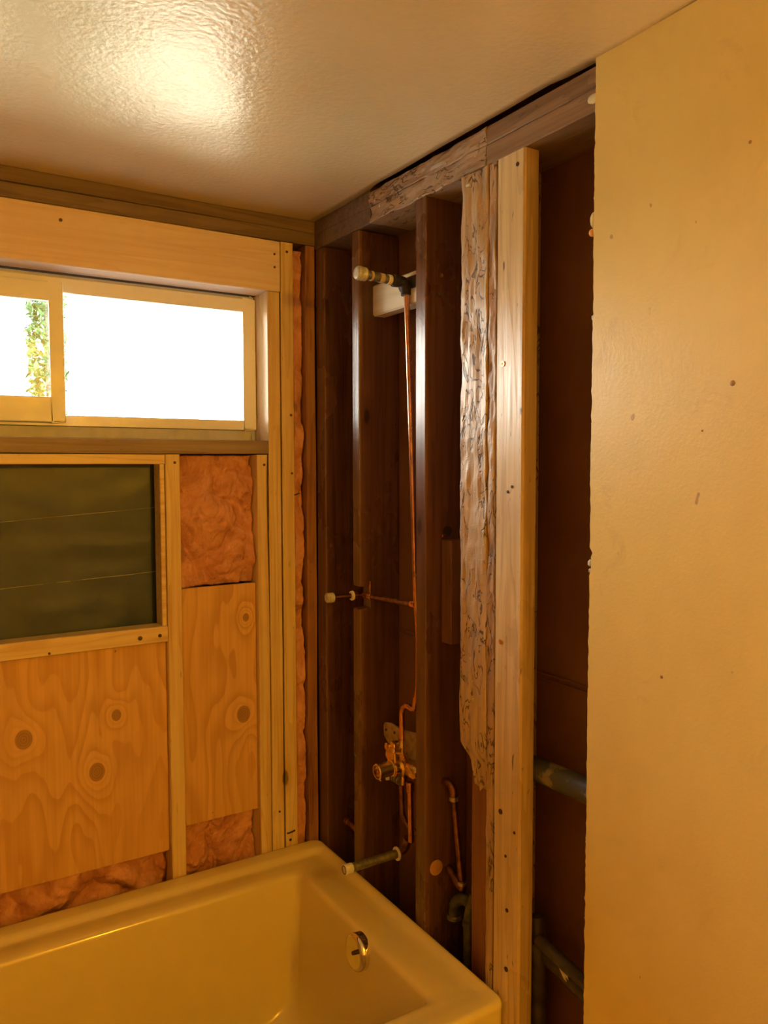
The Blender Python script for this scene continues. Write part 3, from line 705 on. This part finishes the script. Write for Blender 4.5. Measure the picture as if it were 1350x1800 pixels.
tube('trap_bend', [(.055,-.561,.522),(.055,-.563,.560),(.062,-.592,.578),(.072,-.612,.56)], .013, green_m, PT, fr=.02, n=16)
lathe('trap_nut', [(0,.014),(.002,.0165),(.010,.0165),(.012,.013)], (.055,-.5605,.528), (0,0,-1), steel_m, PT, n=18)
tube('waste_riser', [(.040,-.6315,.05),(.040,-.6315,.565),(.050,-.640,.612)], .011, green_m, PT, 'greenish upright waste pipe', fr=.03, n=16)
lathe('riser_collar', [(0,.012),(.001,.0135),(.012,.0135),(.013,.012)], (.040,-.6315,.540), (0,0,1), green_m, PT, n=18)
tagm(tube('vent_pipe', [(.060,-.765,.9485),(.060,-1.6,.972)], .0235, abs_m, label=None, n=28), 'thick dusty grey drain pipe crossing the right bay at mid height', 'pipe')
PW = root('waste_pipe', (.06, -.85, .05), 'mottled waste pipe sloping low in the right wall bay', 'pipe')
tube('pipe', [(.050,-.842,.614),(.050,-1.15,.570)], .0125, abs_d, PW, n=18)
tube('lower_pipe', [(.072,-.846,.580),(.072,-1.15,.520)], .019, abs_d, PW, n=18)
tube('upright', [(.060,-.832,.10),(.060,-.832,.60),(.062,-.822,.650)], .016, abs_d, PW, 'dark upright with a bend beside the new stud', fr=.03, n=18)
lathe('collar', [(0,.016),(.002,.0195),(.020,.0195),(.022,.016)], (.060,-.832,.585), (0,0,1), abs_d, PW, n=20)
pts = [(-.888,.612),(-.892,.600),(-.899,.586),(-.910,.574),(-.918,.571),(-.914,.580),(-.923,.577),(-.917,.590),(-.907,.600),(-.897,.610)]
o = prism('torn_label', pts, .050, .0515, 'yz', tape_m, PW, 'torn pale sticker on the lower pipe')
o = lathe('stub_pipe_end', [(0,.010),(.090,.010),(.092,.013),(.105,.013),(.108,.006)], (.040,-.1985,.565), (0,1,.06), copper_old, n=18)
tagm(o, 'short dull pipe stub low in the corner bay behind the tub', 'pipe')

# ------------------------------------------------------------------ outdoors
gm = NT('pale_bounce_ground'); _a = gm.noise(gm.co((3,3,3)),1,5)
gm = gm.out(gm.mix(_a,(.52,.49,.40),(.42,.42,.33)), .9)  # unseen ground, pale colour stands in for sunlight to brighten the ceiling reflection
structure(slab('ground', (-30, 30), (.14, 60), (-.35, -.30), gm))
def tree():
    T = root('tree', (-.14, 3.30, -.30), 'pale green leafy tree seen through the left window pane', 'tree')
    tube('trunk', [(-.14,3.30,-.30),(-.13,3.30,1.2),(-.14,3.32,3.0)], lambda t: .04*(1-.7*t), plain('bark', (.2,.14,.09), .9), T, fr=.3, n=10)
    bm = bmesh.new(); rnd = random.Random(3)
    for k in range(8500):
        a = rnd.uniform(0, 2*math.pi); z = -.15+3.6*rnd.random()**1.3
        R_ = .50 if z < .9 else max(.115, .50-.385*min(1, (z-.9)/.75))  # wide lower crown is unseen, added to dim the window's reflection on the ceiling
        if z > 3.1: R_ *= max(.1, (3.5-z)/.4)
        r = R_*math.sqrt(rnd.uniform(.15, 1)); c = Vector((-.14+r*math.cos(a), 3.30+r*math.sin(a), z))
        d = Vector((rnd.gauss(0,1), rnd.gauss(0,1), rnd.gauss(-.5,.7))).normalized(); u, v = frame_axes(d); L = rnd.uniform(.025,.05)
        q = [bm.verts.new(c+p) for p in (d*L, u*L*.4, -d*L, -u*L*.4)]
        bm.faces.new(q)
    f = finish('foliage', bm, leafy, T); f['kind'] = 'stuff'
tree()
